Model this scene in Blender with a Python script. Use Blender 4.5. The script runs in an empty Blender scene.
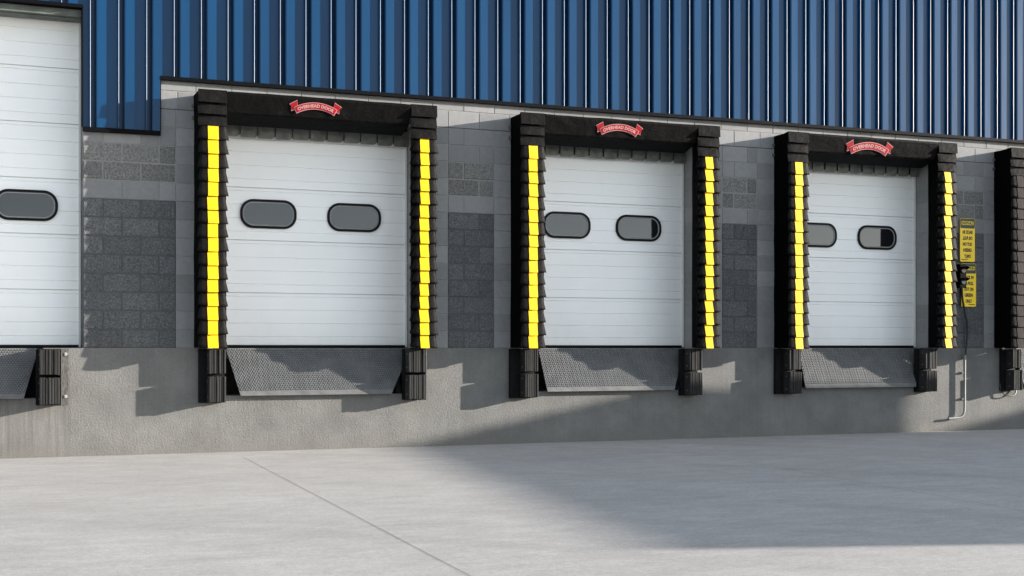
import bpy, bmesh, math, random
from mathutils import Vector, Matrix
random.seed(7)
S = bpy.context.scene
COL = S.collection
R = math.radians

# ------------------------------------------------------------------ materials
def nodes(name):
    m = bpy.data.materials.new(name); m.use_nodes = True
    nt = m.node_tree; b = nt.nodes['Principled BSDF']
    return m, nt, b

def setv(b, **kw):
    names = dict(rough='Roughness', metal='Metallic', ior='IOR', spec='Specular IOR Level', coat='Coat Weight', coat_r='Coat Roughness')
    for k, v in kw.items(): b.inputs[names[k]].default_value = v

def tex_coord(nt, scale=(1, 1, 1), out='Object'):
    tc = nt.nodes.new('ShaderNodeTexCoord'); mp = nt.nodes.new('ShaderNodeMapping')
    mp.inputs['Scale'].default_value = scale
    nt.links.new(tc.outputs[out], mp.inputs['Vector'])
    return mp.outputs['Vector']

def noise(nt, vec, scale, detail=4, rough=.55):
    n = nt.nodes.new('ShaderNodeTexNoise'); n.inputs['Scale'].default_value = scale
    n.inputs['Detail'].default_value = detail; n.inputs['Roughness'].default_value = rough
    nt.links.new(vec, n.inputs['Vector']); return n.outputs['Fac']

def ramp(nt, fac, stops):
    r = nt.nodes.new('ShaderNodeValToRGB'); nt.links.new(fac, r.inputs['Fac'])
    el = r.color_ramp.elements
    while len(el) > len(stops): el.remove(el[-1])
    while len(el) < len(stops): el.new(.5)
    for e, (p, c) in zip(el, stops):
        e.position = p; e.color = (c[0], c[1], c[2], 1) if not isinstance(c, (int, float)) else (c, c, c, 1)
    return r.outputs['Color']

def mix(nt, fac, a, b, mode='MIX'):
    m = nt.nodes.new('ShaderNodeMix'); m.data_type = 'RGBA'; m.blend_type = mode
    for sock, v in ((m.inputs[0], fac), (m.inputs[6], a), (m.inputs[7], b)):
        if hasattr(v, 'is_linked') or isinstance(v, bpy.types.NodeSocket): nt.links.new(v, sock)
        elif isinstance(v, (int, float)): sock.default_value = v
        else: sock.default_value = (*v, 1)
    return m.outputs[2]

def bump(nt, b, h, strength, dist, prev=None):
    n = nt.nodes.new('ShaderNodeBump'); n.inputs['Strength'].default_value = strength
    n.inputs['Distance'].default_value = dist
    nt.links.new(h, n.inputs['Height'])
    if prev is not None: nt.links.new(prev, n.inputs['Normal'])
    nt.links.new(n.outputs['Normal'], b.inputs['Normal']); return n.outputs['Normal']

def attr(nt, name):
    a = nt.nodes.new('ShaderNodeAttribute'); a.attribute_name = name; return a.outputs['Fac']

def simple(name, col, rough=.5, var=.12, vscale=6, bscale=None, bstr=.2, bdist=.002, metal=0., spec=.5, stretch=(1, 1, 1)):
    m, nt, b = nodes(name); setv(b, rough=rough, metal=metal, spec=spec)
    v = tex_coord(nt, stretch)
    f = noise(nt, v, vscale, 6)
    lo = tuple(max(0, c * (1 - var)) for c in col); hi = tuple(min(1, c * (1 + var)) for c in col)
    nt.links.new(ramp(nt, f, [(.3, lo), (.7, hi)]), b.inputs['Base Color'])
    if bscale: bump(nt, b, noise(nt, v, bscale, 4), bstr, bdist)
    return m

M = {}
def block_mat(name, col, rough_face, var=.1, speck=0):
    m, nt, b = nodes(name); setv(b, rough=.9, spec=.25)
    v = tex_coord(nt)
    base = ramp(nt, noise(nt, v, 14, 8, .7), [(.3, tuple(c * (1 - var) for c in col)), (.7, tuple(c * (1 + var) for c in col))])
    fine = ramp(nt, noise(nt, v, 46 if rough_face else 95, 6, .8), [(.36, .42 if rough_face else .9), (.64, 1.45 if rough_face else 1.06)])
    base = mix(nt, 1., base, fine, 'MULTIPLY')
    tone = ramp(nt, attr(nt, 'tone'), [(0, .86), (1, 1.12)])
    base = mix(nt, 1., base, tone, 'MULTIPLY')
    big = ramp(nt, noise(nt, v, .8, 5), [(.3, .88), (.7, 1.08)])
    base = mix(nt, 1., base, big, 'MULTIPLY')
    if speck:
        sp = nt.nodes.new('ShaderNodeTexVoronoi'); sp.inputs['Scale'].default_value = 150
        nt.links.new(v, sp.inputs['Vector'])
        f = ramp(nt, sp.outputs['Color'], [(.86, 0.), (.95, 1.)])
        base = mix(nt, f, base, (speck, speck, speck * 1.02))
    nt.links.new(base, b.inputs['Base Color'])
    if rough_face:
        n1 = bump(nt, b, noise(nt, v, 40, 6, .7), .9, .016)
        bump(nt, b, noise(nt, v, 160, 3, .6), .6, .004, n1)
    else:
        bump(nt, b, noise(nt, v, 180, 3, .6), .35, .002)
    return m
M['block_dark'] = block_mat('split_face_dark_block', (.118, .120, .125), True, .18, .24)
M['block_tan'] = block_mat('split_face_grey_block', (.188, .185, .180), True, .14, .30)
M['block_smooth'] = block_mat('smooth_grey_block', (.218, .219, .223), False)
M['mortar'] = simple('mortar', (.22, .22, .218), .95, .12, 20)
M['mortar_dark'] = simple('dark_tinted_mortar', (.075, .076, .079), .95, .15, 20)

def foundation_mat():
    m, nt, b = nodes('cast_concrete_wall'); setv(b, rough=.92, spec=.2)
    v = tex_coord(nt)
    base = ramp(nt, noise(nt, v, 2.2, 8, .65), [(.28, (.128, .126, .123)), (.72, (.192, .189, .184))])
    fine = ramp(nt, noise(nt, v, 70, 4, .7), [(.3, .82), (.7, 1.12)])
    base = mix(nt, 1., base, fine, 'MULTIPLY')
    # rain streaks, strongest on the older panel left of the first dock
    st = ramp(nt, noise(nt, tex_coord(nt, (14, 1, .55)), 2.0, 6, .6), [(.35, (.80, .78, .76)), (.68, (1.12, 1.10, 1.08))])
    sx = nt.nodes.new('ShaderNodeSeparateXYZ'); nt.links.new(v, sx.inputs[0])
    mr = nt.nodes.new('ShaderNodeMapRange'); mr.inputs[1].default_value = -5.13; mr.inputs[2].default_value = -5.06
    mr.inputs[3].default_value = 1.; mr.inputs[4].default_value = .25
    nt.links.new(sx.outputs[0], mr.inputs[0])
    base = mix(nt, mr.outputs[0], base, mix(nt, 1., base, st, 'MULTIPLY'))
    # patchy browner tone near the ground
    mz = nt.nodes.new('ShaderNodeMapRange'); mz.inputs[1].default_value = 0; mz.inputs[2].default_value = .2
    mz.inputs[3].default_value = .8; mz.inputs[4].default_value = 0
    nt.links.new(sx.outputs[2], mz.inputs[0])
    mm = nt.nodes.new('ShaderNodeMath'); mm.operation = 'MULTIPLY'
    nt.links.new(mz.outputs[0], mm.inputs[0]); nt.links.new(noise(nt, v, 5, 5), mm.inputs[1])
    base = mix(nt, mm.outputs[0], base, (.15, .14, .125))
    nt.links.new(base, b.inputs['Base Color'])
    mb = nt.nodes.new('ShaderNodeMath'); mb.operation = 'MULTIPLY'
    mr2 = nt.nodes.new('ShaderNodeMapRange'); mr2.inputs[1].default_value = -5.13; mr2.inputs[2].default_value = -5.06
    mr2.inputs[3].default_value = .3; mr2.inputs[4].default_value = 1.
    nt.links.new(sx.outputs[0], mr2.inputs[0])
    nt.links.new(mr2.outputs[0], mb.inputs[0]); nt.links.new(noise(nt, v, 48, 6, .62), mb.inputs[1])
    n1 = bump(nt, b, mb.outputs[0], .62, .010)
    bump(nt, b, noise(nt, v, 140, 3), .35, .003, n1)
    return m
M['foundation'] = foundation_mat()

def ground_mat():
    m, nt, b = nodes('brushed_concrete_yard'); setv(b, rough=.85, spec=.3)
    v = tex_coord(nt)
    base = ramp(nt, noise(nt, v, .55, 9, .62), [(.3, (.345, .329, .314)), (.7, (.412, .396, .380))])
    sv = tex_coord(nt, (.6, 3.2, 1))
    streak = ramp(nt, noise(nt, sv, 2.4, 8, .68), [(.3, .93), (.7, 1.045)])
    base = mix(nt, 1., base, streak, 'MULTIPLY')
    fine = ramp(nt, noise(nt, v, 24, 8, .85), [(.28, .72), (.72, 1.20)])
    med = ramp(nt, noise(nt, tex_coord(nt, (1, 1.6, 1)), 3.2, 7, .7), [(.3, .87), (.7, 1.08)])
    base = mix(nt, 1., base, med, 'MULTIPLY')
    base = mix(nt, 1., base, fine, 'MULTIPLY')
    spots = ramp(nt, noise(nt, tex_coord(nt, (1, 1.8, 1)), 1.1, 6, .7), [(.60, 1.), (.74, .80)])
    base = mix(nt, .7, base, spots, 'MULTIPLY')
    grit = ramp(nt, noise(nt, v, 95, 3, .8), [(.32, .80), (.68, 1.16)])
    base = mix(nt, 1., base, grit, 'MULTIPLY')
    wave = nt.nodes.new('ShaderNodeTexWave'); wave.wave_type = 'RINGS'; wave.rings_direction = 'Z'; wave.inputs['Scale'].default_value = .22
    wave.inputs['Distortion'].default_value = .6; wave.inputs['Detail'].default_value = 3; wave.inputs['Detail Scale'].default_value = 2
    off = nt.nodes.new('ShaderNodeMapping'); off.inputs['Location'].default_value = (9, 19, 0); nt.links.new(v, off.inputs['Vector']); nt.links.new(off.outputs['Vector'], wave.inputs['Vector'])
    tm = nt.nodes.new('ShaderNodeMath'); tm.operation = 'MULTIPLY'
    nt.links.new(ramp(nt, wave.outputs['Fac'], [(.86, 0.), (.97, .17)]), tm.inputs[0]); nt.links.new(ramp(nt, noise(nt, v, .35, 4), [(.42, 0.), (.62, 1.)]), tm.inputs[1])
    base = mix(nt, tm.outputs[0], base, (.20, .195, .19))
    scuff = ramp(nt, noise(nt, tex_coord(nt, (.35, 2.6, 1)), 1.7, 3, .5), [(.63, 1.), (.72, .84)])
    base = mix(nt, .8, base, scuff, 'MULTIPLY')
    nt.links.new(base, b.inputs['Base Color'])
    n1 = bump(nt, b, noise(nt, v, 60, 5, .7), .35, .004)
    bump(nt, b, noise(nt, sv, 9, 5, .7), .25, .006, n1)
    return m
M['ground'] = ground_mat()
M['joint'] = simple('joint_sealant', (.07, .062, .055), .9, .3, 12)

def clad_mat():
    m, nt, b = nodes('blue_painted_steel'); setv(b, rough=.29, spec=.27, coat=.0, coat_r=.2)
    v = tex_coord(nt, (1, 1, .15))
    nt.links.new(ramp(nt, noise(nt, v, 1.6, 5), [(.3, (.0005, .030, .088)), (.7, (.0010, .041, .114))]), b.inputs['Base Color'])
    bump(nt, b, noise(nt, tex_coord(nt, (2.5, 1, .4)), 2.0, 2), .12, .02)
    return m
M['clad'] = clad_mat()
M['flash'] = simple('dark_flashing', (.0025, .003, .0045), .7, .2, 4, spec=.06)
M['roof'] = simple('grey_roofing', (.2, .2, .2), .8)
M['trim_green'] = simple('weathered_green_grey_trim', (.085, .10, .09), .6, .4, 5, stretch=(1, 1, 3))

def door_mat():
    m, nt, b = nodes('white_painted_door_steel'); setv(b, rough=.38, spec=.45)
    v = tex_coord(nt)
    base = ramp(nt, noise(nt, v, 1.3, 6), [(.3, (.85, .852, .855)), (.7, (.90, .902, .905))])
    d = ramp(nt, noise(nt, tex_coord(nt, (3, 1, 1.2)), 3.5, 8, .7), [(.58, 0.), (.85, .16)])
    base = mix(nt, d, base, (.52, .50, .48))
    sx = nt.nodes.new('ShaderNodeSeparateXYZ'); nt.links.new(v, sx.inputs[0])
    mr = nt.nodes.new('ShaderNodeMapRange'); mr.inputs[1].default_value = .02; mr.inputs[2].default_value = .55; mr.inputs[3].default_value = .30; mr.inputs[4].default_value = 0
    nt.links.new(sx.outputs[2], mr.inputs[0])
    mm = nt.nodes.new('ShaderNodeMath'); mm.operation = 'MULTIPLY'
    nt.links.new(mr.outputs[0], mm.inputs[0]); nt.links.new(noise(nt, tex_coord(nt, (1, 1, .5)), 6, 6, .7), mm.inputs[1])
    base = mix(nt, mm.outputs[0], base, (.45, .43, .40))
    nt.links.new(base, b.inputs['Base Color'])
    n0 = bump(nt, b, noise(nt, tex_coord(nt, (1, 1, .6)), 2.2, 2), .10, .012)
    bump(nt, b, noise(nt, v, 220, 2), .12, .0008, n0)
    return m
M['door'] = door_mat()
M['door_trim'] = simple('pale_jamb_trim', (.60, .61, .60), .5, .06, 5)
M['gasket'] = simple('black_rubber_gasket', (.004, .004, .005), .6, .2, 20, spec=.15)
M['pane_edge'] = simple('grey_inner_bead', (.26, .262, .268), .5, .1, 10, spec=.2)
def pane_mat():
    m, nt, b = nodes('dark_reflective_glazing'); setv(b, rough=.05, ior=1.72); b.inputs['Specular Tint'].default_value = (.88, .9, 1, 1)
    v = tex_coord(nt)
    nt.links.new(ramp(nt, noise(nt, v, 3, 5), [(.3, (.008, .008, .010)), (.7, (.015, .0155, .018))]), b.inputs['Base Color'])
    bump(nt, b, noise(nt, v, 2.2, 1), .04, .01)
    return m
M['pane'] = pane_mat()
def fabric_mat(name, col, rough=.5, bs=.55):
    m, nt, b = nodes(name); setv(b, rough=rough, spec=.035)
    v = tex_coord(nt)
    f = noise(nt, v, 9, 8, .7)
    nt.links.new(ramp(nt, f, [(.3, tuple(c * .6 for c in col)), (.55, col), (.78, tuple(c * 2.0 for c in col))]), b.inputs['Base Color'])
    n1 = bump(nt, b, noise(nt, tex_coord(nt, (1, 1, 1.6)), 11, 4, .6), bs, .02)
    bump(nt, b, noise(nt, v, 140, 3), .3, .002, n1)
    return m
M['fabric'] = fabric_mat('black_vinyl_fabric', (.0012, .0012, .0012), .85)
M['pleat'] = fabric_mat('worn_black_pleat_fabric', (.0088, .0082, .0082), .6)
M['header'] = fabric_mat('black_header_fabric', (.0048, .0047, .0048), .6, .42)
M['curtain'] = simple('grey_green_curtain_vinyl', (.13, .135, .125), .7, .4, 9, 30, .4, .004)
M['yellow'] = simple('yellow_guide_vinyl', (.76, .47, .004), .5, .12, 5, 60, .2, .002, spec=.25, stretch=(1, 1, .6))
M['pinkgrey'] = simple('faded_pink_guide_vinyl', (.019, .0125, .013), .6, .2, 12, 60, .2, .002, spec=.05)
M['red'] = simple('red_emblem_vinyl', (.27, .005, .012), .5, .06, 20, spec=.15)
M['emwhite'] = simple('white_emblem_vinyl', (.42, .23, .23), .5, .05, 20, spec=.15)
def rubber_mat():
    m, nt, b = nodes('scuffed_laminated_rubber'); setv(b, rough=.75, spec=.3)
    v = tex_coord(nt, (55, 8, 3.0))
    f = noise(nt, v, 1.0, 7, .75)
    c = ramp(nt, f, [(.35, (.007, .007, .0075)), (.6, (.019, .0185, .0175)), (.8, (.08, .076, .07))])
    nt.links.new(c, b.inputs['Base Color'])
    bump(nt, b, f, .5, .006)
    return m
M['rubber'] = rubber_mat()
M['steel_dark'] = simple('dark_steel', (.006, .006, .0065), .7, .5, 14, 40, .2, .002, spec=.12)
M['angle'] = simple('scuffed_steel_angle', (.075, .072, .068), .5, .7, 22, 40, .3, .003, stretch=(4, 1, 1))
M['bolt'] = simple('bright_bolt', (.34, .34, .33), .4, .1, 20)
M['lip_base'] = simple('dark_grey_lip_paint', (.082, .084, .087), .55, .25, 7, 90, .2, .001)
M['lip_lug'] = simple('sunlit_relief_tread_steel', (.155, .154, .151), .5, .22, 10, 90, .2, .001)  # lugs lighter than the plate: sunlit relief put into the colour
M['lip_edge'] = simple('lip_edge_steel', (.115, .114, .112), .5, .25, 9, 80, .2, .001, stretch=(1, 1, 1))
M['pit'] = simple('dark_pit_concrete', (.035, .034, .033), .9, .3, 5)
M['sign_yellow'] = simple('sign_yellow', (.95, .63, .004), .4, .04, 9)
M['sign_dark'] = simple('sign_dark_green', (.012, .028, .022), .4, .15, 9)
M['sign_ink'] = simple('sign_black_ink', (.01, .01, .01), .5, .1, 9)
M['housing'] = simple('black_plastic_housing', (.0012, .0012, .0014), .8, .2, 14, spec=.05)
M['lens_red'] = simple('dark_red_lens', (.02, .004, .004), .3, .1, 9)
M['lens_green'] = simple('dark_green_lens', (.004, .012, .014), .3, .1, 9)
M['pipe'] = simple('galvanised_pipe', (.20, .20, .195), .45, .15, 12, metal=.1)
M['cable'] = simple('black_flexible_cable', (.02, .02, .021), .4, .3, 30)
M['shed_wall'] = simple('rendered_shed_wall', (.32, .31, .29), .9, .15, 3, 40, .3, .004)

# ------------------------------------------------------------------ mesh helpers
class MB:
    def __init__(s): s.v = []; s.f = []; s.m = []; s.t = []; s.sm = []
    def add(s, verts, faces, mi=0, tone=.5, smooth=False):
        o = len(s.v); s.v += [tuple(p) for p in verts]
        for f in faces:
            s.f.append([i + o for i in f]); s.m.append(mi); s.t.append(tone); s.sm.append(smooth)
    def box(s, x0, x1, y0, y1, z0, z1, mi=0, tone=.5):
        v = [(x0, y0, z0), (x1, y0, z0), (x1, y1, z0), (x0, y1, z0), (x0, y0, z1), (x1, y0, z1), (x1, y1, z1), (x0, y1, z1)]
        s.add(v, [(0, 3, 2, 1), (4, 5, 6, 7), (0, 1, 5, 4), (1, 2, 6, 5), (2, 3, 7, 6), (3, 0, 4, 7)], mi, tone)
    def cbox(s, x0, x1, y0, y1, z0, z1, c=.004, mi=0, tone=.5):
        """box with its front (-Y) edges chamfered"""
        v = [(x0, y1, z0), (x1, y1, z0), (x1, y1, z1), (x0, y1, z1),
             (x0, y0 + c, z0), (x1, y0 + c, z0), (x1, y0 + c, z1), (x0, y0 + c, z1),
             (x0 + c, y0, z0 + c), (x1 - c, y0, z0 + c), (x1 - c, y0, z1 - c), (x0 + c, y0, z1 - c)]
        f = [(3, 2, 1, 0), (8, 9, 10, 11)]
        for i in range(4):
            j = (i + 1) % 4
            f += [(i, j, 4 + j, 4 + i), (4 + i, 4 + j, 8 + j, 8 + i)]
        s.add(v, f, mi, tone)
    def prism(s, poly, a0, a1, axis='X', mi=0, smooth=False, tone=.5):
        """closed polygon extruded along an axis; poly points are the two other axes in order"""
        def P(p, a):
            if axis == 'X': return (a, p[0], p[1])
            if axis == 'Y': return (p[0], a, p[1])
            return (p[0], p[1], a)
        n = len(poly)
        v = [P(p, a0) for p in poly] + [P(p, a1) for p in poly]
        f = [(i, (i + 1) % n, n + (i + 1) % n, n + i) for i in range(n)]
        s.add(v, f, mi, tone, smooth)
        s.add(v, [tuple(range(n - 1, -1, -1)), tuple(range(n, 2 * n))], mi, tone, False)
    def cyl(s, p, d, r, L, n=14, mi=0, r2=None):
        d = Vector(d).normalized(); a = d.orthogonal().normalized(); b = d.cross(a); p = Vector(p)
        r2 = r if r2 is None else r2
        v = []
        for q, rr in ((p, r), (p + d * L, r2)):
            v += [q + (a * math.cos(2 * math.pi * i / n) + b * math.sin(2 * math.pi * i / n)) * rr for i in range(n)]
        s.add(v, [(i, (i + 1) % n, n + (i + 1) % n, n + i) for i in range(n)], mi, .5, True)
        s.add(v, [tuple(range(n - 1, -1, -1)), tuple(range(n, 2 * n))], mi)
    def tube(s, pts, r, n=10, mi=0):
        pts = [Vector(p) for p in pts]; rings = []
        up = Vector((0, 1, 0))
        v = []
        for i, p in enumerate(pts):
            t = (pts[min(i + 1, len(pts) - 1)] - pts[max(i - 1, 0)]).normalized()
            a = t.cross(up)
            if a.length < 1e-4: a = t.orthogonal()
            a.normalize(); b = t.cross(a)
            v += [p + (a * math.cos(2 * math.pi * k / n) + b * math.sin(2 * math.pi * k / n)) * r for k in range(n)]
        f = []
        for i in range(len(pts) - 1):
            for k in range(n):
                f.append((i * n + k, i * n + (k + 1) % n, (i + 1) * n + (k + 1) % n, (i + 1) * n + k))
        s.add(v, f, mi, .5, True)
        m = len(pts) - 1
        s.add(v, [tuple(range(n)), tuple(m * n + k for k in range(n))], mi)
    def build(s, name, mats, parent=None, fix=True):
        me = bpy.data.meshes.new(name); me.from_pydata(s.v, [], s.f)
        if not isinstance(mats, (list, tuple)): mats = [mats]
        for m in mats: me.materials.append(m)
        me.polygons.foreach_set('material_index', s.m)
        me.polygons.foreach_set('use_smooth', s.sm)
        at = me.attributes.new('tone', 'FLOAT', 'FACE'); at.data.foreach_set('value', s.t)
        if fix:
            bm = bmesh.new(); bm.from_mesh(me)
            bmesh.ops.recalc_face_normals(bm, faces=bm.faces)
            bm.to_mesh(me); bm.free()
        me.update()
        o = bpy.data.objects.new(name, me); COL.objects.link(o)
        if parent is not None: o.parent = parent
        return o

def tag(o, label, cat, group=None):
    o['label'] = label; o['category'] = cat
    if group: o['group'] = group
    return o
def thing(name, label, cat, loc=(0, 0, 0), group=None):
    o = bpy.data.objects.new(name, None); COL.objects.link(o); o.location = loc; o.empty_display_size = .2
    return tag(o, label, cat, group)
def structure(o): o['kind'] = 'structure'; return o

def smooth_path(pts, sub=8):
    """Catmull-Rom through the points"""
    P = [Vector(p) for p in pts]; P = [P[0] * 2 - P[1]] + P + [P[-1] * 2 - P[-2]]
    out = []
    for i in range(1, len(P) - 2):
        for k in range(sub):
            t = k / sub
            out.append(.5 * ((2 * P[i]) + (P[i + 1] - P[i - 1]) * t + (2 * P[i - 1] - 5 * P[i] + 4 * P[i + 1] - P[i + 2]) * t * t + (3 * P[i] - P[i - 1] - 3 * P[i + 1] + P[i + 2]) * t ** 3))
    out.append(P[-2]); return out

def text_mesh(body, size, depth=.001, width=None, squash=1.):
    """flat lettering as raw (verts, faces), centred at the origin in the XY plane"""
    cu = bpy.data.curves.new('lettering_source', 'FONT'); cu.body = body; cu.size = size
    cu.align_x = 'CENTER'; cu.align_y = 'CENTER'; cu.extrude = depth; cu.resolution_u = 3; cu.offset = size * .045
    cu.space_line = .95
    o = bpy.data.objects.new('lettering_source', cu); COL.objects.link(o)
    bpy.context.view_layer.update()
    me = bpy.data.meshes.new_from_object(o)
    vs = [v.co.copy() for v in me.vertices]; fs = [tuple(p.vertices) for p in me.polygons]
    bpy.data.objects.remove(o); bpy.data.curves.remove(cu); bpy.data.meshes.remove(me)
    x0 = min(v.x for v in vs); x1 = max(v.x for v in vs); y0 = min(v.y for v in vs); y1 = max(v.y for v in vs)
    k = (width / (x1 - x0)) if width else squash
    for v in vs: v.x = (v.x - (x0 + x1) / 2) * k; v.y -= (y0 + y1) / 2
    return vs, fs

# ------------------------------------------------------------------ key dimensions (metres; the wall face is Y = 0, the yard is Z = 0)
FL = 1.17                      # dock floor
CO = .2032                     # block course
OPEN = [(-1.38, 1.06), (2.37, 4.81), (6.17, 8.61), (9.915, 12.355), (13.62, 16.06)]
SEALX = [2.236, 6.036, 9.806, 13.50]
SEALW = 2.736
DOORTOP = [4.83] + [FL + 13 * CO] * 4

# ------------------------------------------------------------------ ground
g = MB()
g.add([(-220, -260, 0), (260, -260, 0), (260, 200, 0), (-220, 200, 0)], [(0, 1, 2, 3)])
structure(g.build('ground', M['ground']))
for pts, w in (([(2.648, -.74), (2.346, -8.62), (2.02, -17.0)], .0022), ([(7.60, 0), (7.06, -6.4), (6.2, -17)], .0025)):
    j = MB()
    for (xa, ya), (xb, yb) in zip(pts, pts[1:]):
        n = 24
        for i in range(n):
            t0, t1 = i / n, (i + 1) / n
            j.add([(xa + (xb - xa) * t0 - w, ya + (yb - ya) * t0, .0022), (xa + (xb - xa) * t0 + w, ya + (yb - ya) * t0, .0022),
                   (xa + (xb - xa) * t1 + w, ya + (yb - ya) * t1, .0022), (xa + (xb - xa) * t1 - w, ya + (yb - ya) * t1, .0022)], [(0, 1, 2, 3)])
    structure(j.build('pavement_joint', M['joint']))

# ------------------------------------------------------------------ the warehouse
wh = thing('warehouse', 'long warehouse wall of grey concrete blocks under ribbed blue metal cladding', 'building', (6, 0, 0))
def wpart(mb, name, mats):
    mb.v = [(x - 6, y, z) for x, y, z in mb.v]
    return mb.build(name, mats, wh)

# foundation: comb-shaped face with a pit notch under every dock
PITS = [(-1.18, .66), (2.45, 4.87), (6.20, 8.60), (9.95, 12.39), (13.70, 16.06)]
PZ = .632
poly = [(-8, -.3), (26, -.3), (26, FL)]
for a, b in reversed(PITS): poly += [(b, FL), (b, PZ), (a, PZ), (a, FL)]
poly += [(-8, FL)]
f = MB(); bm = bmesh.new()
vs = [bm.verts.new((x - 6, .002, z)) for x, z in poly]
fc = bm.faces.new(vs)
ext = bmesh.ops.extrude_face_region(bm, geom=[fc])
for v in [e for e in ext['geom'] if isinstance(e, bmesh.types.BMVert)]: v.co.y = .9
bmesh.ops.triangulate(bm, faces=[q for q in bm.faces if len(q.verts) > 4])
bmesh.ops.recalc_face_normals(bm, faces=bm.faces)
me = bpy.data.meshes.new('foundation_wall'); bm.to_mesh(me); bm.free(); me.materials.append(M['foundation'])
fo = bpy.data.objects.new('foundation_wall', me); COL.objects.link(fo); fo.parent = wh
for a, b in PITS:
    p = MB(); p.box(a - .1, b + .1, .62, .66, PZ - .1, FL - .03); wpart(p, 'pit_wall', M['pit'])
p = MB(); p.box(-7.9, 25.9, .36, 12, FL - .12, FL - .004)
wpart(p, 'floor_slab', M['foundation'])

# block wall
bw = MB(); core = MB()
G = .0045
def seg_blocks(xa, xb, j, mi, cuts=True):
    z0, z1 = FL + j * CO, FL + (j + 1) * CO
    if j == 14: z1 = 4.155
    if j == 11 and xb <= 1.88: z1 = 3.548
    ph = 2.657 + (0 if j % 2 == 0 else .19825)
    xs = [xa]
    if cuts:
        k = math.ceil((xa - ph) / .3965 - 1e-6)
        x = ph + k * .3965
        while x < xb - .03:
            if x > xa + .03: xs.append(x)
            x += .3965
    xs.append(xb)
    for a, b in zip(xs, xs[1:]):
        t = random.random()
        if mi == 2:
            bw.cbox(a + G, b - G, random.uniform(-.001, .001), .29, z0 + G, z1 - G, .003, mi, t)
        else:
            bw.cbox(a + G, b - G, random.uniform(-.004, .003), .29, z0 + G, z1 - G, .010, mi, t)
PIL = [(-8, -1.38, None, None), (1.06, 2.37, 1.06, 2.045), (4.81, 6.17, 5.233, 5.825), (8.61, 9.915, 9.02, 9.549), (12.355, 13.62, 12.75, 13.325), (16.06, 26, None, None)]
for j in range(15):
    kind = 0 if j < 8 else (1 if j in (9, 10) else 2)
    if j < 13:
        if j >= 11:
            if j == 11: seg_blocks(1.06, 1.872, j, 2)
            seg_blocks(1.874, 2.045, j, 2, False)
            seg_blocks(2.045, 2.37, j, 2, False)
            for a, b, r0, r1 in PIL[2:5]: seg_blocks(a, r0, j, 2, False); seg_blocks(r0, r1, j, 2); seg_blocks(r1, b, j, 2, False)
            seg_blocks(-8, -1.38, j, 2); seg_blocks(16.06, 26, j, 2); continue
        for a, b, r0, r1 in PIL:
            if r0 is None: seg_blocks(a, b, j, kind); continue
            if kind == 2:
                if a < r0: seg_blocks(a, r0, j, 2, False)
                seg_blocks(r0, r1, j, 2); seg_blocks(r1, b, j, 2, False)
            else:
                if a < r0: seg_blocks(a, r0, j, 2, False)
                seg_blocks(r0, r1, j, kind); seg_blocks(r1, b, j, 2, False)
    else:
        seg_blocks(-8, -1.38, j, 2); seg_blocks(1.874, 26, j, 2)
blocks = wpart(bw, 'block_wall', [M['block_dark'], M['block_tan'], M['block_smooth']])
for a, b, r0, r1 in PIL:
    zd = FL + 8 * CO
    if r0 is None: core.box(a + .007, b - .007, .0055, .286, FL + .001, zd - .001, 1)
    else:
        if a < r0: core.box(a + .007, r0 - .001, .0055, .286, FL + .001, zd - .001, 0)
        core.box(max(r0, a + .007), r1, .0055, .286, FL + .001, zd - .001, 1)
        core.box(r1 + .001, b - .007, .0055, .286, FL + .001, zd - .001, 0)
    core.box(a + .007, b - .007, .0055, .286, zd + .0005, FL + 13 * CO - .001 if a > 2 or r0 is None else 3.54)
core.box(1.88, 25.99, .0055, .286, FL + 13 * CO + .006, 4.148)
core.box(1.88, 2.363, .0055, .286, 3.545, FL + 13 * CO - .001)
core.box(1.067, 1.86, .07, .286, 3.56, 4.8)
core.box(-7.99, -1.387, .0055, .286, FL + 13 * CO + .001, 4.80)
wpart(core, 'mortar_core', [M['mortar'], M['mortar_dark']])

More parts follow.
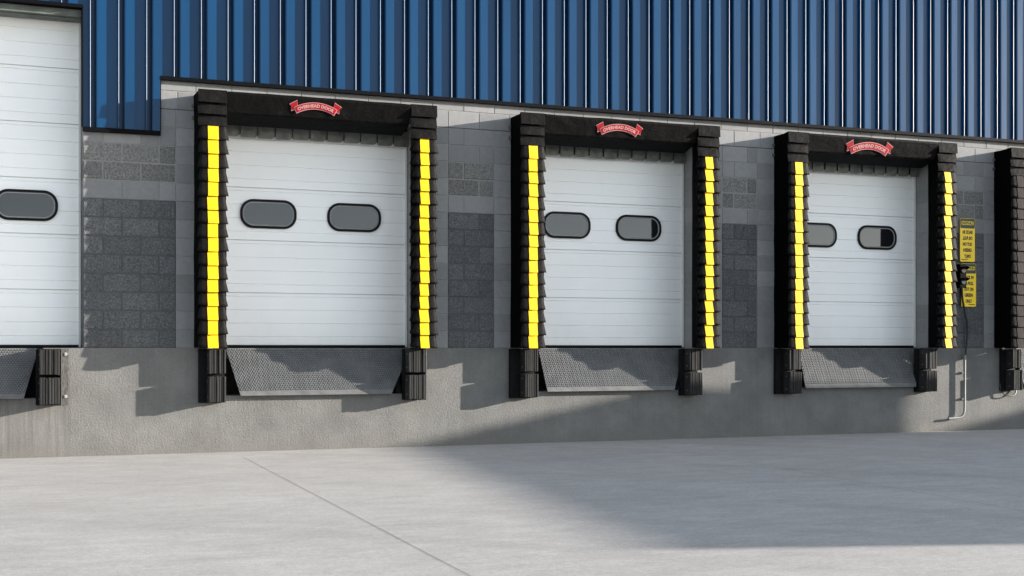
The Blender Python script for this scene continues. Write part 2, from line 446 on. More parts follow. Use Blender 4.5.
# ribbed blue cladding, extruded upward from three different bottom edges
def rib_profile(x):
    """points of one module after the fin centred at x (X, Y)"""
    pts = [(x - .0075, 0)]
    r = .0075
    for k in range(9):
        a = math.pi - math.pi * k / 8
        pts.append((x + r * math.cos(a), -.030 - r * math.sin(a)))
    pts += [(x + .008, .060), (x + .060, .062)]
    for k in range(6):
        a = math.pi - (math.pi / 2) * k / 5
        pts.append((x + .076 + .015 * math.cos(a), -.021 - .015 * math.sin(a)))
    pts += [(x + .170, -.036), (x + .1695, -.018), (x + .168, 0)]
    return pts
PITCH = .2948
def cladding(x0, x1, zb, zt, name):
    k0 = math.floor((x0 - 1.131) / PITCH) - 1
    line = []
    k = k0
    while 1.131 + k * PITCH < x1 + PITCH:
        line += rib_profile(1.131 + k * PITCH); k += 1
    # clip to [x0, x1]
    def at(xc):
        for (xa, ya), (xb, yb) in zip(line, line[1:]):
            if xa <= xc <= xb and xb > xa: return (xc, ya + (yb - ya) * (xc - xa) / (xb - xa))
        return (xc, 0)
    cl = [at(x0)] + [q for q in line if x0 < q[0] < x1] + [at(x1)]
    YC = -.022
    mb = MB(); n = len(cl)
    mb.v = [(x, y + YC, zb) for x, y in cl] + [(x, y + YC, zt) for x, y in cl]
    for i in range(n - 1):
        dx = cl[i + 1][0] - cl[i][0]; dy = abs(cl[i + 1][1] - cl[i][1])
        mb.f.append([i, i + 1, n + i + 1, n + i]); mb.m.append(0); mb.t.append(.5)
        mb.sm.append(math.hypot(dx, dy) < .0062)
    # back sheet, closes the panel
    o = len(mb.v); mb.add([(x0, .05, zb), (x1, .05, zb), (x1, .05, zt), (x0, .05, zt)], [(0, 1, 2, 3)])
    return wpart(mb, name, M['clad'])
ZT = 8.6
cladding(1.868, 26, 4.162, ZT, 'metal_cladding')
cladding(1.062, 1.868, 3.552, ZT, 'metal_cladding')
cladding(-8, 1.062, 4.862, ZT, 'metal_cladding')
fl = MB()
fl.prism([(-.064, 4.122), (-.064, 4.163), (.045, 4.170), (.045, 4.157), (-.008, 4.157), (-.008, 4.122)], 1.874, 26, 'X')
fl.prism([(-.066, 3.508), (-.066, 3.554), (.045, 3.560), (.045, 3.550), (-.008, 3.550), (-.008, 3.508)], 1.058, 1.874, 'X')
fl.box(1.862, 1.878, -.052, .04, 3.562, 4.120)
fl.prism([(-.066, 4.830), (-.066, 4.866), (.045, 4.872), (.045, 4.830)], -8, 1.056, 'X')
fl.box(1.048, 1.060, -.052, .04, 3.562, 4.822)
wpart(fl, 'flashing', M['flash'])
t = MB()
t.box(-1.38, 1.045, .03, .29, 4.752, 4.824)
t.box(-1.38, 1.045, .10, .29, 4.742, 4.750)
wpart(t, 'door_header_trim', M['trim_green'])
rf = MB(); rf.box(-8.1, 26.1, .05, 22, ZT - .1, ZT + .15)
rf.box(-8, -7.8, .30, 21.8, -.2, ZT - .12); rf.box(25.8, 26, .30, 21.8, -.2, ZT - .12); rf.box(-8, 26, 21.8, 22, -.2, ZT - .12)
wpart(rf, 'roof_shell', M['roof'])

# ------------------------------------------------------------------ overhead doors
SECH = .607; D0 = 1.203; DY = .305
def section_profile(h):
    """(Y, Z) outline of one door section with its pressed grooves, from bottom to top"""
    pts = [(.045, 0), (.008, .0), (.0, .004)]
    for gz in (.097, .252, .407, .562):
        pts += [(0, gz - .007), (.010, gz - .002), (.010, gz + .002), (0, gz + .007)]
    pts += [(0, h - .010), (.004, h - .007), (.024, h - .006), (.024, h), (.045, h)]
    return pts
def rounded_oval(w, h, r, n=10):
    pts = []
    for cx, cz, a0 in ((w / 2 - r, h / 2 - r, 0), (-w / 2 + r, h / 2 - r, 90), (-w / 2 + r, -h / 2 + r, 180), (w / 2 - r, -h / 2 + r, 270)):
        for k in range(n + 1):
            a = R(a0 + 90 * k / n); pts.append((cx + r * math.cos(a), cz + r * math.sin(a)))
    return pts
def ring(mb, outer, inner, y0, y1, mi=0):
    """solid frame between two outlines with the same point count, front at y0"""
    n = len(outer)
    v = [(x, y1, z) for x, z in outer] + [(x, y0, z) for x, z in outer] + [(x, y0, z) for x, z in inner] + [(x, y1, z) for x, z in inner]
    f = []
    for i in range(n):
        k = (i + 1) % n
        f += [(i, k, n + k, n + i), (n + i, n + k, 2 * n + k, 2 * n + i), (2 * n + i, 2 * n + k, 3 * n + k, 3 * n + i)]
    mb.add(v, f, mi)
def make_door(i, name_label, a, b, nsec, wins):
    cx = (a + b) / 2; W = (b - a) + .08
    d = thing('overhead_door', name_label, 'door', (cx, DY, FL), 'white sectional overhead doors')
    prof = section_profile(SECH)
    for k in range(nsec):
        z0 = D0 + k * SECH - FL
        mb = MB(); mb.prism([(y, z + z0) for y, z in prof], -W / 2, W / 2, 'X')
        mb.build('door_section', M['door'], d)
    for wx, wz in wins:
        mb = MB(); o = rounded_oval(.655, .335, .15)
        ring(mb, o, rounded_oval(.600, .280, .123), -.022, .003)
        w = mb.build('window', M['gasket'], d); w.location = (wx - cx, 0, wz - FL)
        mb = MB(); ring(mb, rounded_oval(.598, .278, .122), rounded_oval(.570, .250, .108), -.014, .002); mb.build('glazing_bead', M['pane_edge'], w)
        mb = MB(); mb.prism(rounded_oval(.568, .248, .107), -.009, .001, 'Y'); mb.build('pane', M['pane'], w)
    mb = MB(); mb.box(-W / 2, W / 2, -.005, .05, .008, D0 - FL - .001); mb.build('bottom_seal', M['gasket'], d)
    zt = D0 - FL + SECH * nsec
    for sgn in (-1, 1):
        e = (b - a) / 2
        mb = MB()
        xa, xb = (e - .022, e - .002) if sgn > 0 else (-e + .002, -e + .022)
        mb.box(xa, xb, -.03, -.002, .01, min(zt, (DOORTOP[i] - FL) - .09 if i == 0 else zt))
        mb.build('jamb_trim', M['door_trim'], d)
    return d
make_door(0, 'tall white sectional door at the far left, without a black dock seal', *OPEN[0], 6, [(.495, 2.72), (-.70, 2.72)])
make_door(1, 'white sectional door with two oval windows in the leftmost black dock seal', *OPEN[1], 4, [(3.135, 2.722), (4.158, 2.718)])
make_door(2, 'white sectional door with two oval windows in the middle black dock seal', *OPEN[2], 4, [(6.930, 2.726), (7.949, 2.722)])
make_door(3, 'white sectional door nearest the yellow signs, half of its right pane black', *OPEN[3], 4, [(10.69, 2.722), (11.70, 2.717)])
make_door(4, 'white sectional door hidden inside the dock seal cut by the right edge', *OPEN[4], 4, [(14.40, 2.722), (15.41, 2.717)])

# ------------------------------------------------------------------ dock seals
PW = .307; PD = .36; ZTOP = 3.992; ZY = FL + .002 + 16 * .152
def pleat_meshes(curl, seed):
    out = []
    for q in range(6):
        rnd = random.Random(q + seed)
        j = lambda s: rnd.uniform(-s, s)
        sag = j(.004); tilt = j(.012); h = .160; L = -.003 + j(.004); Rr = PW + .003 + j(.006)
        # front flap: tucked at the top, kicking out at the bottom, corners curling
        nx, nz = 8, 5
        mb = MB(); v = []
        for side in (0, 1):
            for iz in range(nz + 1):
                t = iz / nz
                for ix in range(nx + 1):
                    s_ = ix / nx
                    x = (L - .006 * t + (.018 + .038 * curl + j(.006)) * (1 - t) ** 1.3) * (1 - s_) + (Rr + .018 * t - .020 * (1 - t)) * s_
                    y = -.338 - .009 * (1 - curl) - (.025 - .010 * (1 - curl)) * t ** 1.3 - .006 * math.sin(s_ * math.pi) * t
                    e = max(0, .18 - s_) / .18
                    y += curl * (.050 * e * e * t + .02 * e * (1 - t))
                    e2 = max(0, s_ - .85) / .15
                    y += .022 * e2 * t
                    z = h * (1 - t) - .006 * t * (1 - e) + .010 * e * t * curl + j(.0012) + sag * math.sin(s_ * 3.1) * t + tilt * (s_ - .5) * t
                    v.append((x, y + .009 * side, z))
        N = (nx + 1) * (nz + 1); fs = []
        for iz in range(nz):
            for ix in range(nx):
                a = iz * (nx + 1) + ix
                fs += [(a, a + 1, a + nx + 2, a + nx + 1), (N + a, N + a + nx + 1, N + a + nx + 2, N + a + 1)]
        bnd = [ix for ix in range(nx + 1)] + [iz * (nx + 1) + nx for iz in range(1, nz + 1)] + [nz * (nx + 1) + ix for ix in range(nx - 1, -1, -1)] + [iz * (nx + 1) for iz in range(nz - 1, 0, -1)]
        fs += [(bnd[i], bnd[(i + 1) % len(bnd)], N + bnd[(i + 1) % len(bnd)], N + bnd[i]) for i in range(len(bnd))]
        mb.add(v, fs, 0, .5, True)
        # stripe rides on the flap, 4 mm proud
        sb = MB(); sv = []
        xa, xb = .1005 + j(.003 + .002 * curl), .2105 + j(.003 + .002 * curl); sh = j(.002 + .008 * curl)
        for side in (0, 1):
            for iz in range(nz + 1):
                t = iz / nz
                for ix in range(4):
                    s_ = ix / 3; x = xa + (xb - xa) * s_ + sh * (t - .5)
                    u = min(1, max(0, x / PW))
                    y = -.338 - .009 * (1 - curl) - (.025 - .010 * (1 - curl)) * t ** 1.3 - .006 * math.sin(u * math.pi) * t - .0045 + .003 * side
                    sv.append((x, y, (h - .004) * (1 - t) - .0065 * t))
        N2 = 4 * (nz + 1); fs = []
        for iz in range(nz):
            for ix in range(3):
                a = iz * 4 + ix
                fs += [(a, a + 1, a + 5, a + 4), (N2 + a, N2 + a + 4, N2 + a + 5, N2 + a + 1)]
        bnd = [0, 1, 2, 3] + [iz * 4 + 3 for iz in range(1, nz + 1)] + [nz * 4 + 2, nz * 4 + 1, nz * 4] + [iz * 4 for iz in range(nz - 1, 0, -1)]
        fs += [(bnd[i], bnd[(i + 1) % len(bnd)], N2 + bnd[(i + 1) % len(bnd)], N2 + bnd[i]) for i in range(len(bnd))]
        sb.add(sv, fs, 0, .5, False)
        p_ = mb.build('wear_pleat', M['pleat']); s2 = sb.build('guide_stripe', M['yellow'])
        s3m = s2.data.copy(); s3m.materials.clear(); s3m.materials.append(M['pinkgrey'])
        out.append((p_.data, s2.data, s3m)); bpy.data.objects.remove(p_); bpy.data.objects.remove(s2)
    return out
PLEATS = [pleat_meshes(.22, 3), pleat_meshes(1., 40)]

# header slope: Y of the head pad's front face at height z
HB = 3.752; HBY = -.295
def head_y(z): return -PD + (HBY + PD) * (ZTOP - z) / (ZTOP - HB)

def arc_map(x, z, Rr):
    a = x / Rr
    return ((Rr + z) * math.sin(a), (Rr + z) * math.cos(a) - Rr)
def emblem_shapes():
    """red ribbon with white border and lettering; local (x, z), centre of the band at (0,0)"""
    Rr = .47; shapes = {}
    def band(hx, hz, n=24):
        top = [arc_map(-hx + 2 * hx * k / n, hz, Rr) for k in range(n + 1)]
        bot = [arc_map(hx - 2 * hx * k / n, -hz, Rr) for k in range(n + 1)]
        return top + bot
    def tail(sgn, grow):
        x0, x1 = .205, .297
        c = arc_map(.232, 0, Rr)
        pts = [(.196 - grow, -.052 + .0), (.215, .052 + grow), (.300 + grow, .005 + grow * .4), (.277, -.022), (.274 + grow * .4, -.070 - grow), (.196 - grow, -.040 - grow)]
        return [(sgn * x, z) for x, z in pts]
    return band, tail, Rr
def make_emblem(parent, cx, zc, sc=1.):
    band, tail, Rr = emblem_shapes()
    def place(pts, lift):
        return [(cx + x * sc, head_y(zc + z * sc) - lift, zc + z * sc) for x, z in pts]
    def slab(mb, pts, l0, l1, mi):
        a = place(pts, l0); b = place(pts, l1); n = len(pts)
        if len(pts) > 10:
            h = n // 2
            quads = [(i, i + 1, n - 2 - i, n - 1 - i) for i in range(h - 1)]
            mb.add(b, quads, mi)
        else:
            mb.add(b, [tuple(range(n))], mi)
        mb.add(a + b, [(i, (i + 1) % n, n + (i + 1) % n, n + i) for i in range(n)], mi)
    r = MB()
    for s in (-1, 1): slab(r, tail(s, -.007), .0, .0075, 0)
    slab(r, band(.236, .0305), 0, .0135, 0)
    em = r.build('emblem', M['red'], parent)
    w = MB()
    for s in (-1, 1): slab(w, tail(s, .0), .0, .006, 0)
    slab(w, band(.244, .037), 0, .0105, 0)
    w.build('emblem_border', M['emwhite'], em)
    vs, fs = text_mesh('OVERHEAD DOOR', .046, .0008, .43)
    l = MB()
    tv = []
    for v in vs:
        x, z = arc_map(v.x, v.y, Rr)
        tv.append((cx + x * sc, head_y(zc + z * sc) - .0150 - v.z, zc + z * sc))
    l.add(tv, fs)
    l.build('lettering', M['emwhite'], em)

def make_seal(x0, label, pink=False, emx=None, emz=3.88, esc=1.):
    s = thing('dock_seal', label, 'dock seal', (x0, 0, FL), 'black foam dock seals round the doors')
    W = SEALW; Z = lambda z: z - FL
    rnd = random.Random(int(x0 * 100))
    sides = []
    for side in (0, 1):
        o = 0 if side == 0 else W - PW
        mb = MB()
        # foam pad: back against the wall, slightly bellied
        n = 8
        # inner side is splayed: flush with the jamb at the wall, wider at the front
        ib = .104
        if side == 0: prof = [(o + .004, -.004), (o + .0, -.10), (o + .003, -.335), (o + PW - .003, -.332), (o + PW - .35 * ib, -.20), (o + PW - ib, -.004)]
        else: prof = [(o + ib, -.004), (o + .35 * ib, -.20), (o + .003, -.330), (o + PW - .003, -.330), (o + PW, -.10), (o + PW - .004, -.004)]
        rows = []
        for k in range(n + 1):
            z = Z(FL + .004) + (Z(ZTOP - .012) - Z(FL + .004)) * k / n
            rows.append([(x + rnd.uniform(-.004, .004), y, z) for x, y in prof])
        v = [q for r_ in rows for q in r_]; m = len(prof)
        f = [(k * m + i, k * m + (i + 1) % m, (k + 1) * m + (i + 1) % m, (k + 1) * m + i) for k in range(n) for i in range(m)]
        mb.add(v, f); mb.add(v, [tuple(range(m)), tuple(n * m + i for i in range(m))])
        mb.build('side_pad', M['fabric'], s)
        # plain top pleats (three) above the striped ones
        for c in range(3):
            zt = Z(ZTOP) - c * .128; zb = zt - .136
            cb = MB(); nx = 6; v = []
            for sd in (0, 1):
                for iz in range(4):
                    t_ = iz / 3
                    for ix in range(nx + 1):
                        u = ix / nx
                        y = -.325 - .034 * t_ + (.0 if c else -.0) + .009 * sd + .010 * (abs(u - .5) * 2) ** 4 * t_
                        if c == 0: y = -.352 - .010 * t_ + .009 * sd
                        v.append((o - .003 + (PW + .008) * u, y, zt + (zb - zt) * t_ + rnd.uniform(-.002, .002)))
            N = 4 * (nx + 1); fs = []
            for iz in range(3):
                for ix in range(nx):
                    a = iz * (nx + 1) + ix
                    fs += [(a, a + 1, a + nx + 2, a + nx + 1), (N + a, N + a + nx + 1, N + a + nx + 2, N + a + 1)]
            bnd = list(range(nx + 1)) + [iz * (nx + 1) + nx for iz in range(1, 4)] + [3 * (nx + 1) + ix for ix in range(nx - 1, -1, -1)] + [iz * (nx + 1) for iz in (2, 1)]
            fs += [(bnd[i], bnd[(i + 1) % len(bnd)], N + bnd[(i + 1) % len(bnd)], N + bnd[i]) for i in range(len(bnd))]
            cb.add(v, fs)
            cb.build('top_pleat', M['pleat'], s)
        tp = MB()   # top cap, slopes a little back to the wall
        a_, b_ = (0, .10) if side == 0 else (.10, 0)
        tp.prism([(o - .004 + b_, -.002), (o - .004, -.351), (o + PW + .005, -.351), (o + PW + .005 - a_, -.002)], Z(ZTOP) - .011, Z(ZTOP) + .003, 'Z')
        tp.build('pad_cap', M['fabric'], s)
        for k in range(16):
            pm, ym, km = PLEATS[side][rnd.randrange(6)]
            pl = bpy.data.objects.new('wear_pleat', pm); COL.objects.link(pl); pl.parent = s
            pl.location = (o, rnd.uniform(-.004, .004), .002 + k * .152)
            pl.rotation_euler = (rnd.uniform(-.02, .02), 0, rnd.uniform(-.012, .012))
            st = bpy.data.objects.new('guide_stripe', km if pink else ym); COL.objects.link(st); st.parent = pl
    # head pad, tapering back toward its lower edge
    hp = MB()
    n = 14; xs = [PW + .012 + (W - 2 * PW - .024) * k / n for k in range(n + 1)]
    prof = [(-.003, Z(ZTOP - .006)), (-PD + .006, Z(ZTOP - .002)), (-PD + .002, Z(ZTOP - .030)), ((-PD + HBY) / 2 + .001, Z((ZTOP + HB) / 2)), (HBY + .002, Z(HB + .02)), (HBY + .02, Z(HB)), (-.003, Z(3.676))]
    m = len(prof)
    v = [(x, y + (rnd.uniform(-.002, .002) if 0 < i < m - 1 else 0), z + (rnd.uniform(-.003, .003) if 0 < i < m - 1 else 0)) for x in xs for i, (y, z) in enumerate(prof)]
    f = [(k * m + i, k * m + (i + 1) % m, (k + 1) * m + (i + 1) % m, (k + 1) * m + i) for k in range(n) for i in range(m)]
    hp.add(v, f); hp.add(v, [tuple(range(m)), tuple(n * m + i for i in range(m))])
    hp.build('head_pad', M['header'], s)
    # short grey curtain of overlapping flaps hung behind the head pad
    cu = MB(); w = (W - .30) / 12
    for k in range(12):
        xa = .15 + k * w; pts = []
        top = Z(3.765); bot = Z(3.582)
        jz = rnd.uniform(-.006, .006)
        P = [(xa + .003, top), (xa + w - .004, top), (xa + w - .002, bot + .05 + jz), (xa + w - .016, bot + .018 + jz), (xa + w * .80, bot + .004 + jz), (xa + .004, bot + .0 + jz), (xa + .003, bot + .03 + jz)]
        y0 = .195 + rnd.uniform(0, .006)
        n_ = len(P)
        vv = [(x, y0 + .022 * (x - xa) / w, z) for x, z in P] + [(x, y0 + .004 + .022 * (x - xa) / w, z) for x, z in P]
        cu.add(vv, [tuple(range(n_)), tuple(range(2 * n_ - 1, n_ - 1, -1))] + [(i, (i + 1) % n_, n_ + (i + 1) % n_, n_ + i) for i in range(n_)], 0, rnd.random())
    cu.build('header_curtain', M['curtain'], s)
    for z in (3.86, 3.73):
        br = MB(); br.box(-.022, .0, -.03, -.002, Z(z) - .018, Z(z) + .018); br.cyl((-.012, -.03, Z(z)), (0, -1, 0), .007, .008)
        br.build('mounting_bracket', M['angle'], s)
    if emx is not None:
        make_emblem_at(s, emx - x0, emz, esc)
    return s
def make_emblem_at(s, cx, zc, sc):
    make_emblem(s, cx, zc, sc)
    for ch in list(s.children):
        if ch.name.split('.')[0] == 'emblem':
            ch.location.z = -FL
make_seal(SEALX[0], 'leftmost black dock seal with yellow guide stripes and red ribbon emblem', False, 3.540, 3.895)
make_seal(SEALX[1], 'middle black dock seal with yellow guide stripes and red ribbon emblem', False, 7.358, 3.893, 1.08)
make_seal(SEALX[2], 'black dock seal beside the yellow signs, with red emblem and yellow guide stripes', False, 11.098, 3.880, 1.28)
make_seal(SEALX[3], 'black dock seal cut off by the right edge, its pleats without yellow', True, None)

# ------------------------------------------------------------------ dock levellers (lip plate hanging in front of the pit)
def make_leveler(xt0, xt1, xb0, xb1, label):
    cx = (xt0 + xt1) / 2
    o = thing('dock_leveler', label, 'dock leveler', (cx, 0, FL), 'dock levelers with hanging steel lips')
    # lip: trapezoid plate from the hinge down, lower strip bent a little outward
    def X(t, s): return (xt0 + (xb0 - xt0) * t - cx) * (1 - s) + (xt1 + (xb1 - xt1) * t - cx) * s
    H_ = .528; zt = -.008
    def Y(t): return .18 - .262 * t
    mb = MB()
    tb = .90
    for ta, tb_, mi in ((0, .90, 0),):
        pass
    v = []
    for t in (0, .90):
        for s in (0, 1): v.append((X(t, s), Y(t), zt - H_ * t))
    for t in (0, .90):
        for s in (0, 1): v.append((X(t, s), Y(t) + .016, zt - H_ * t))
    mb.add(v, [(0, 1, 3, 2), (4, 6, 7, 5), (0, 2, 6, 4), (1, 5, 7, 3), (0, 4, 5, 1), (2, 3, 7, 6)], 0)
    # raised tread lugs in a diamond pattern
    px, pz = .0285, .0225
    nz = int(.90 * H_ / pz)
    for r in range(nz):
        t = (r + .5) * pz / H_
        xa, xb = X(t, 0) + .012, X(t, 1) - .012
        off = (px / 2) if r % 2 else 0
        k0 = math.ceil((xa - off) / px)
        x = k0 * px + off
        k = k0
        while x < xb:
            zc = zt - H_ * t; yc = Y(t)
            ang = R(48) if (k + r) % 2 else R(-48)
            ca, sa = math.cos(ang), math.sin(ang)
            L_, w_ = .0122, .0055
            q = [(-L_, 0), (-.3 * L_, w_), (.3 * L_, w_), (L_, 0), (.3 * L_, -w_), (-.3 * L_, -w_)]
            out = [(x + a * ca - b * sa, yc + .496 * (a * sa + b * ca) - .0002, zc + a * sa + b * ca) for a, b in q]
            inn = [(x + (a * ca - b * sa) * .72, yc + .496 * (a * sa + b * ca) * .72 - .0085, zc + (a * sa + b * ca) * .72) for a, b in q]
            mb.add(out + inn, [(6, 7, 8, 9, 10, 11)] + [(i, (i + 1) % 6, 6 + (i + 1) % 6, 6 + i) for i in range(6)], 1)
            x += px; k += 1
    mb.build('lip_plate', [M['lip_base'], M['lip_lug']], o, fix=True)
    e = MB(); v = []
    for yo in (0, .018):
        for t, yy in ((.90, Y(.90) - .001), (1.0, Y(1.0) - .006)):
            for s in (0, 1): v.append((X(t, s), yy + yo, zt - H_ * t))
    e.add(v, [(0, 1, 3, 2), (4, 6, 7, 5), (0, 2, 6, 4), (1, 5, 7, 3), (0, 4, 5, 1), (2, 3, 7, 6)])
    e.build('lip_edge', M['lip_edge'], o)
    dk = MB(); dk.box(xt0 - cx + .03, xt1 - cx - .03, -.0 + .185, .50, -.022, -.003); dk.build('deck_plate', M['lip_base'], o)
    hg = MB(); hg.cyl((xt0 - cx + .02, +.178, -.012), (1, 0, 0), .010, xt1 - xt0 - .04, 10); hg.build('hinge', M['lip_edge'], o)
    for sx in (-1, 1):
        k = MB(); xx = sx * ((xt1 - xt0) / 2 - .22)
        k.prism([(.22, -.05), (.30, -.05), (.08, -.530), (-.04, -.530)], xx - .03, xx + .03, 'X'); k.build('lip_keeper', M['steel_dark'], o)
    return o
make_leveler(-1.10, .615, -.95, .458, 'steel dock lip at far left, nearly all in shadow')
make_leveler(2.625, 4.830, 2.745, 4.505, 'sunlit grey tread plate dock lip under the leftmost seal')
make_leveler(6.49, 8.565, 6.500, 8.265, 'tread plate dock lip under the middle dock seal, half in shadow')
make_leveler(10.33, 12.36, 10.255, 12.06, 'mostly shaded tread plate dock lip with small sunlit patches')
make_leveler(14.05, 16.0, 13.98, 15.75, 'tread plate dock lip cut by the right edge')

# ------------------------------------------------------------------ dock bumpers
def make_bumper(x0, w, label, back_l=.05, flange=0):
    """x0 is the left edge of the rubber; back_l how far the steel backing shows to the left"""
    o = thing('dock_bumper', label, 'bumper', (x0, 0, .56), 'laminated rubber dock bumpers')
    b = MB(); b.box(-back_l, w + .012, -.065, -.001, .0, .60); b.build('backing_plate', M['steel_dark'], o)
    rnd = random.Random(int(x0 * 37))
    for z0, z1, dy in ((.008, .298, -.222), (.322, .598, -.212)):
        m = MB(); n = 7; sw = w / n
        for k in range(n):
            d = rnd.uniform(-.006, .004)
            m.cbox(k * sw + .0012, (k + 1) * sw - .0012, dy + d, -.064, z0 + rnd.uniform(0, .006), z1 - rnd.uniform(0, .006), .005)
        m.build('rubber_block', M['rubber'], o)
        for zz in (z0 + .06, z1 - .06):
            r = MB(); r.cyl((-.006, -.14, zz), (1, 0, 0), .011, w + .012, 8); r.build('tie_rod', M['angle'], o)
    if flange:
        f_ = MB(); f_.box(w + .0135, w + .0255, -.20, -.012, .0, .60); f_.box(w + .0265, w + flange, -.012, -.001, .0, .60)
        f_.build('angle_bracket', M['angle'], o)
        for zz in (.545, .09):
            q = MB(); q.cyl((w + flange * .72, -.012, zz), (0, -1, 0), .019, .014, 8); q.cyl((w + flange * .72, -.026, zz), (0, -1, 0), .009, .008, 8)
            q.build('bolt', M['bolt'], o)
    return o
make_bumper(.612, .200, 'scuffed bumper with two bright bolts below the door at far left', .03, .10)
make_bumper(2.371, .186, 'laminated rubber bumper left of the sunlit dock lip', .085)
make_bumper(4.675, .200, 'scuffed grey bumper at the right end of the sunlit dock lip', .02, .06)
make_bumper(6.141, .176, 'worn rubber bumper left of the dock lip of the middle seal', .125)
make_bumper(8.420, .180, 'dark bumper right of the dock lip of the middle seal', .05)
make_bumper(9.915, .185, 'black bumper left of the dock lip with small sunlit patches', .11)
make_bumper(12.130, .190, 'black bumper between the mostly shaded lip and the grey conduit', .04)
make_bumper(13.66, .160, 'dark bumper beside the hanging cable loop at the right edge', .06)

# ------------------------------------------------------------------ dock signs
def make_sign(x0, x1, z0, z1, lines, head, label, mirror):
    cx, cz = (x0 + x1) / 2, (z0 + z1) / 2; w, h = x1 - x0, z1 - z0
    o = thing('caution_sign', label, 'sign', (cx, -.03, cz), 'yellow caution signs on the block wall')
    hh = h * .225
    mb = MB(); mb.prism(rounded_oval(w, h, .022, 5), 0, .006, 'Y'); mb.build('sign_panel', M['sign_yellow'], o)
    mb = MB(); mb.prism([(x, z + h / 2 - hh / 2 - .004) for x, z in rounded_oval(w - .012, hh, .016, 5)], -.003, -.0005, 'Y'); hp = mb.build('header_band', M['sign_dark'], o)
    mb = MB(); mb.prism([(x, z + h / 2 - hh * .5) for x, z in rounded_oval(w * .80, hh * .36, .008, 4)], -.0045, -.0032, 'Y'); mb.build('header_plate', M['sign_yellow'], hp)
    k = -1 if mirror else 1
    def put(body, size, width, zc, name, mat, par, lift):
        vs, fs = text_mesh(body, size, .0006, width)
        t = MB(); t.add([(v.x * k, -lift - v.z, v.y + zc) for v in vs], fs); return t.build(name, mat, par)
    put(head, hh * .36, w * .74, h / 2 - hh * .5, 'header_lettering', M['sign_ink'], hp, .0055)
    zz = h / 2 - hh - h * .095
    for ln, wd in lines:
        put(ln, h * .105, w * wd, zz, 'lettering', M['sign_ink'], o, .0015); zz -= h * .138
    mk = MB(); mk.prism([(-.01 * k, -h / 2 + .030), (.01 * k, -h / 2 + .044), (.014 * k, -h / 2 + .028)], -.002, -.0008, 'Y'); mk.prism([(.02 * k, -h / 2 + .024), (w * .42 * k, -h / 2 + .024), (w * .42 * k, -h / 2 + .034), (.02 * k, -h / 2 + .034)], -.002, -.0008, 'Y')
    mk.build('maker_mark', M['sign_ink'], o)
    st = MB()
    for zb in (-h * .35, h * .35): st.cyl((0, .006, zb), (0, 1, 0), .012, .022, 10)
    st.build('standoff', M['housing'], o)
L_ = [('BACK IN', .66), ('OR PULL', .66), ('OUT ON', .62), ('GREEN', .56), ('ONLY', .44)]
make_sign(12.872, 13.135, 2.392, 3.006, L_, 'CAUTION', 'upper yellow caution sign, lettered in mirror writing', True)
make_sign(12.896, 13.155, 1.756, 2.366, L_, 'CAUTION', 'lower yellow caution sign, partly behind the black signal lamp', False)

sg = thing('signal_lamp', 'small black two lens signal lamp in front of the lower caution sign', 'signal lamp', (12.815, 0, 2.18))
mb = MB(); mb.cbox(-.062, .062, -.165, -.045, -.165, .165, .012); hs = mb.build('housing', M['housing'], sg)
mb = MB(); mb.box(-.03, .03, -.044, -.002, -.05, .05); mb.build('mounting_arm', M['housing'], sg)
for zc, mt in ((.08, 'lens_red'), (-.08, 'lens_green')):
    mb = MB(); mb.cyl((0, -.166, zc), (0, -1, 0), .045, .010, 20, 0, .036); mb.build('lens', M[mt], sg)
    hd = MB(); n = 14; v = []
    for rr in (.054, .049):
        for yy, a0 in ((-.166, 10), (-.245, 35)):
            for k_ in range(n + 1):
                a = R(a0 + (180 - 2 * a0) * k_ / n); v.append((rr * math.cos(a), yy, zc + rr * math.sin(a)))
    m_ = n + 1; fs = []
    for k_ in range(n):
        fs += [(k_, k_ + 1, m_ + k_ + 1, m_ + k_), (2 * m_ + k_, 3 * m_ + k_, 3 * m_ + k_ + 1, 2 * m_ + k_ + 1), (m_ + k_, m_ + k_ + 1, 3 * m_ + k_ + 1, 3 * m_ + k_)]
    hd.add(v, fs, 0, .5, True); hd.build('visor', M['housing'], sg)

cd = thing('electrical_conduit', 'grey pipe and black cable running down the wall below the yellow signs', 'conduit', (12.93, 0, 0))
loc = lambda pts: [(x - 12.93, y, z) for x, y, z in pts]
mb = MB(); mb.tube(smooth_path(loc([(12.845, -.10, 2.01), (12.865, -.09, 1.86), (12.925, -.06, 1.707), (12.985, -.05, 1.524), (12.992, -.05, 1.382), (12.962, -.05, 1.14), (12.940, -.05, 1.02)])), .014); mb.build('cable', M['cable'], cd)
mb = MB(); mb.tube(smooth_path(loc([(12.938, -.05, 1.02), (12.936, -.05, .70), (12.934, -.05, .36), (12.918, -.05, .245), (12.86, -.05, .196), (12.76, -.05, .184), (12.652, -.05, .180)])), .0165, 12); mb.build('pipe', M['pipe'], cd)
mb = MB(); mb.cyl((.008, -.05, 1.0), (0, 0, 1), .022, .07, 12); mb.build('coupling', M['pipe'], cd)
mb = MB(); mb.cyl((.0615, -.05, 1.44), (0, 0, 1), .020, .05, 12); mb.build('cable_clamp', M['cable'], cd)
for zz in (.82, .45):
    mb = MB(); mb.box(-.035, .045, -.028, -.001, zz - .012, zz + .012); mb.build('strap', M['pipe'], cd)

mb = MB(); mb.tube(smooth_path([(13.60, -.015, .66), (13.603, -.03, .585), (13.635, -.05, .515), (13.72, -.06, .485), (13.83, -.05, .495), (13.88, -.03, .56), (13.885, -.015, .64)]), .009)
tag(mb.build('cable_loop', M['cable']), 'thin black cable hanging in a loop below the right edge bumper', 'cable')

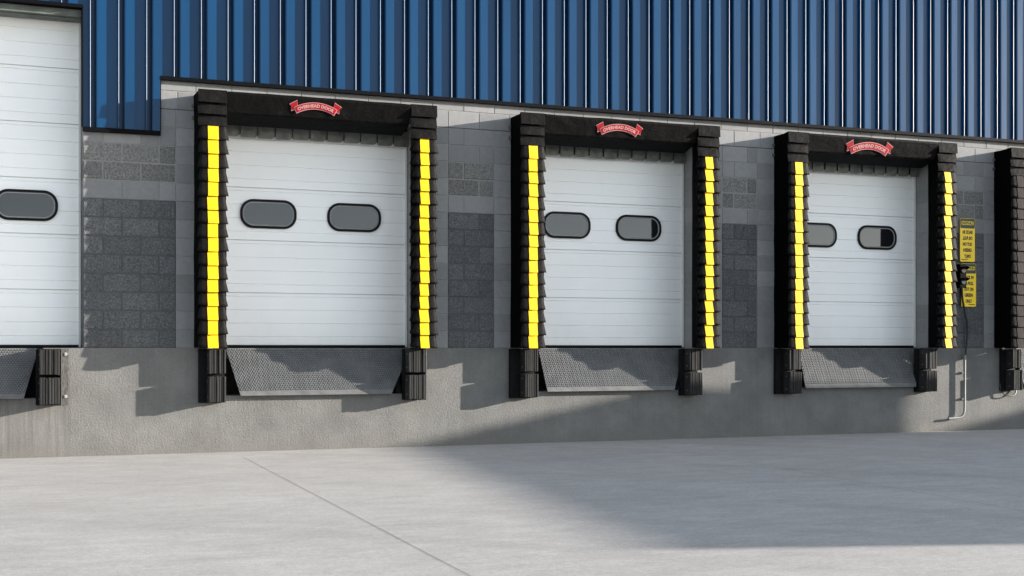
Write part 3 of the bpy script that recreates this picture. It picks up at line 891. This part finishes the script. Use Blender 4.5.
# ------------------------------------------------------------------ low sun, sky, and the two yard sheds out of frame that shade the yard
SD = Vector((-3.35, 1.0, -.67))          # direction the light travels
def shed(xl, xr, yf, yb, skew, Hh, label):
    o = thing('yard_shed', label, 'shed', ((xl + xr) / 2, (yf + yb) / 2, 0), 'flat roofed sheds across the yard')
    c = o.location; L = yb - yf
    P = [(xl - c.x, yf - c.y), (xr - c.x, yf - c.y), (xr + skew - c.x, yb - c.y), (xl + skew - c.x, yb - c.y)]
    mb = MB(); mb.prism(P, 0, Hh - .12, 'Z'); mb.build('wall', M['shed_wall'], o)
    Q = [(x * 1.0 + (-.0 if x < 0 else .0), y) for x, y in P]
    mb = MB(); mb.prism(Q, Hh - .117, Hh, 'Z'); mb.build('roof', M['flash'], o)
    mb = MB(); mb.box(-.5, .5, P[0][1] - .03, P[0][1] - .002, .02, 2.1); mb.build('door', M['trim_green'], o)
HS = 4.0; kx = 3.35 / .67; ky = 1 / .67
xl = 3.56 + kx * HS; yf = -8.165 - ky * HS; yb = -(HS - .65) * ky
xr = 12.05 + 3.35 * (-yb)
sk = .13 * (yb - yf)
shed(xl, xr - sk, yf, yb, sk, HS, 'nearer plain flat roofed shed out of frame to the right')
shed(12.75 + kx * HS - .9, 12.75 + kx * HS + 6, yf, yb + .6, .9, HS, 'farther plain flat roofed shed out of frame to the right')

sun = bpy.data.lights.new('sun', 'SUN'); so = bpy.data.objects.new('sun', sun); COL.objects.link(so)
sun.energy = 5.0; sun.angle = R(.5); sun.color = (1, .93, .84)
so.rotation_euler = SD.to_track_quat('-Z', 'Y').to_euler(); so.location = (20, -10, 12)
elev = math.atan2(.67, math.hypot(3.35, 1)); az = math.atan2(3.35, -1.0)   # clockwise from +Y
w = bpy.data.worlds.new('World'); S.world = w; w.use_nodes = True
nt = w.node_tree; bg = nt.nodes['Background']
sky = nt.nodes.new('ShaderNodeTexSky'); sky.sky_type = 'NISHITA'; sky.sun_disc = False
sky.sun_elevation = elev; sky.sun_rotation = az; sky.air_density = 1.0; sky.dust_density = .6; sky.ozone_density = 1.5
hs_ = nt.nodes.new('ShaderNodeHueSaturation'); hs_.inputs['Saturation'].default_value = .54
nt.links.new(sky.outputs['Color'], hs_.inputs['Color']); nt.links.new(hs_.outputs['Color'], bg.inputs['Color']); bg.inputs['Strength'].default_value = .132

# ------------------------------------------------------------------ camera (level, with lens shift)
psi = R(22.0); F = 3278 * math.tan(psi)
cam = bpy.data.cameras.new('camera'); co = bpy.data.objects.new('camera', cam); COL.objects.link(co)
cam.sensor_width = 36; cam.lens = 36 * F / 1024; cam.shift_y = 60 / 1024
cam.clip_start = .1; cam.clip_end = 1500
co.location = (0, -15, FL); co.rotation_euler = (R(90), 0, -psi)
S.camera = co
S.render.engine = 'CYCLES'
S.view_settings.view_transform = 'Standard'; S.view_settings.look = 'None'; S.view_settings.gamma = 1
S.view_settings.exposure = 1.69
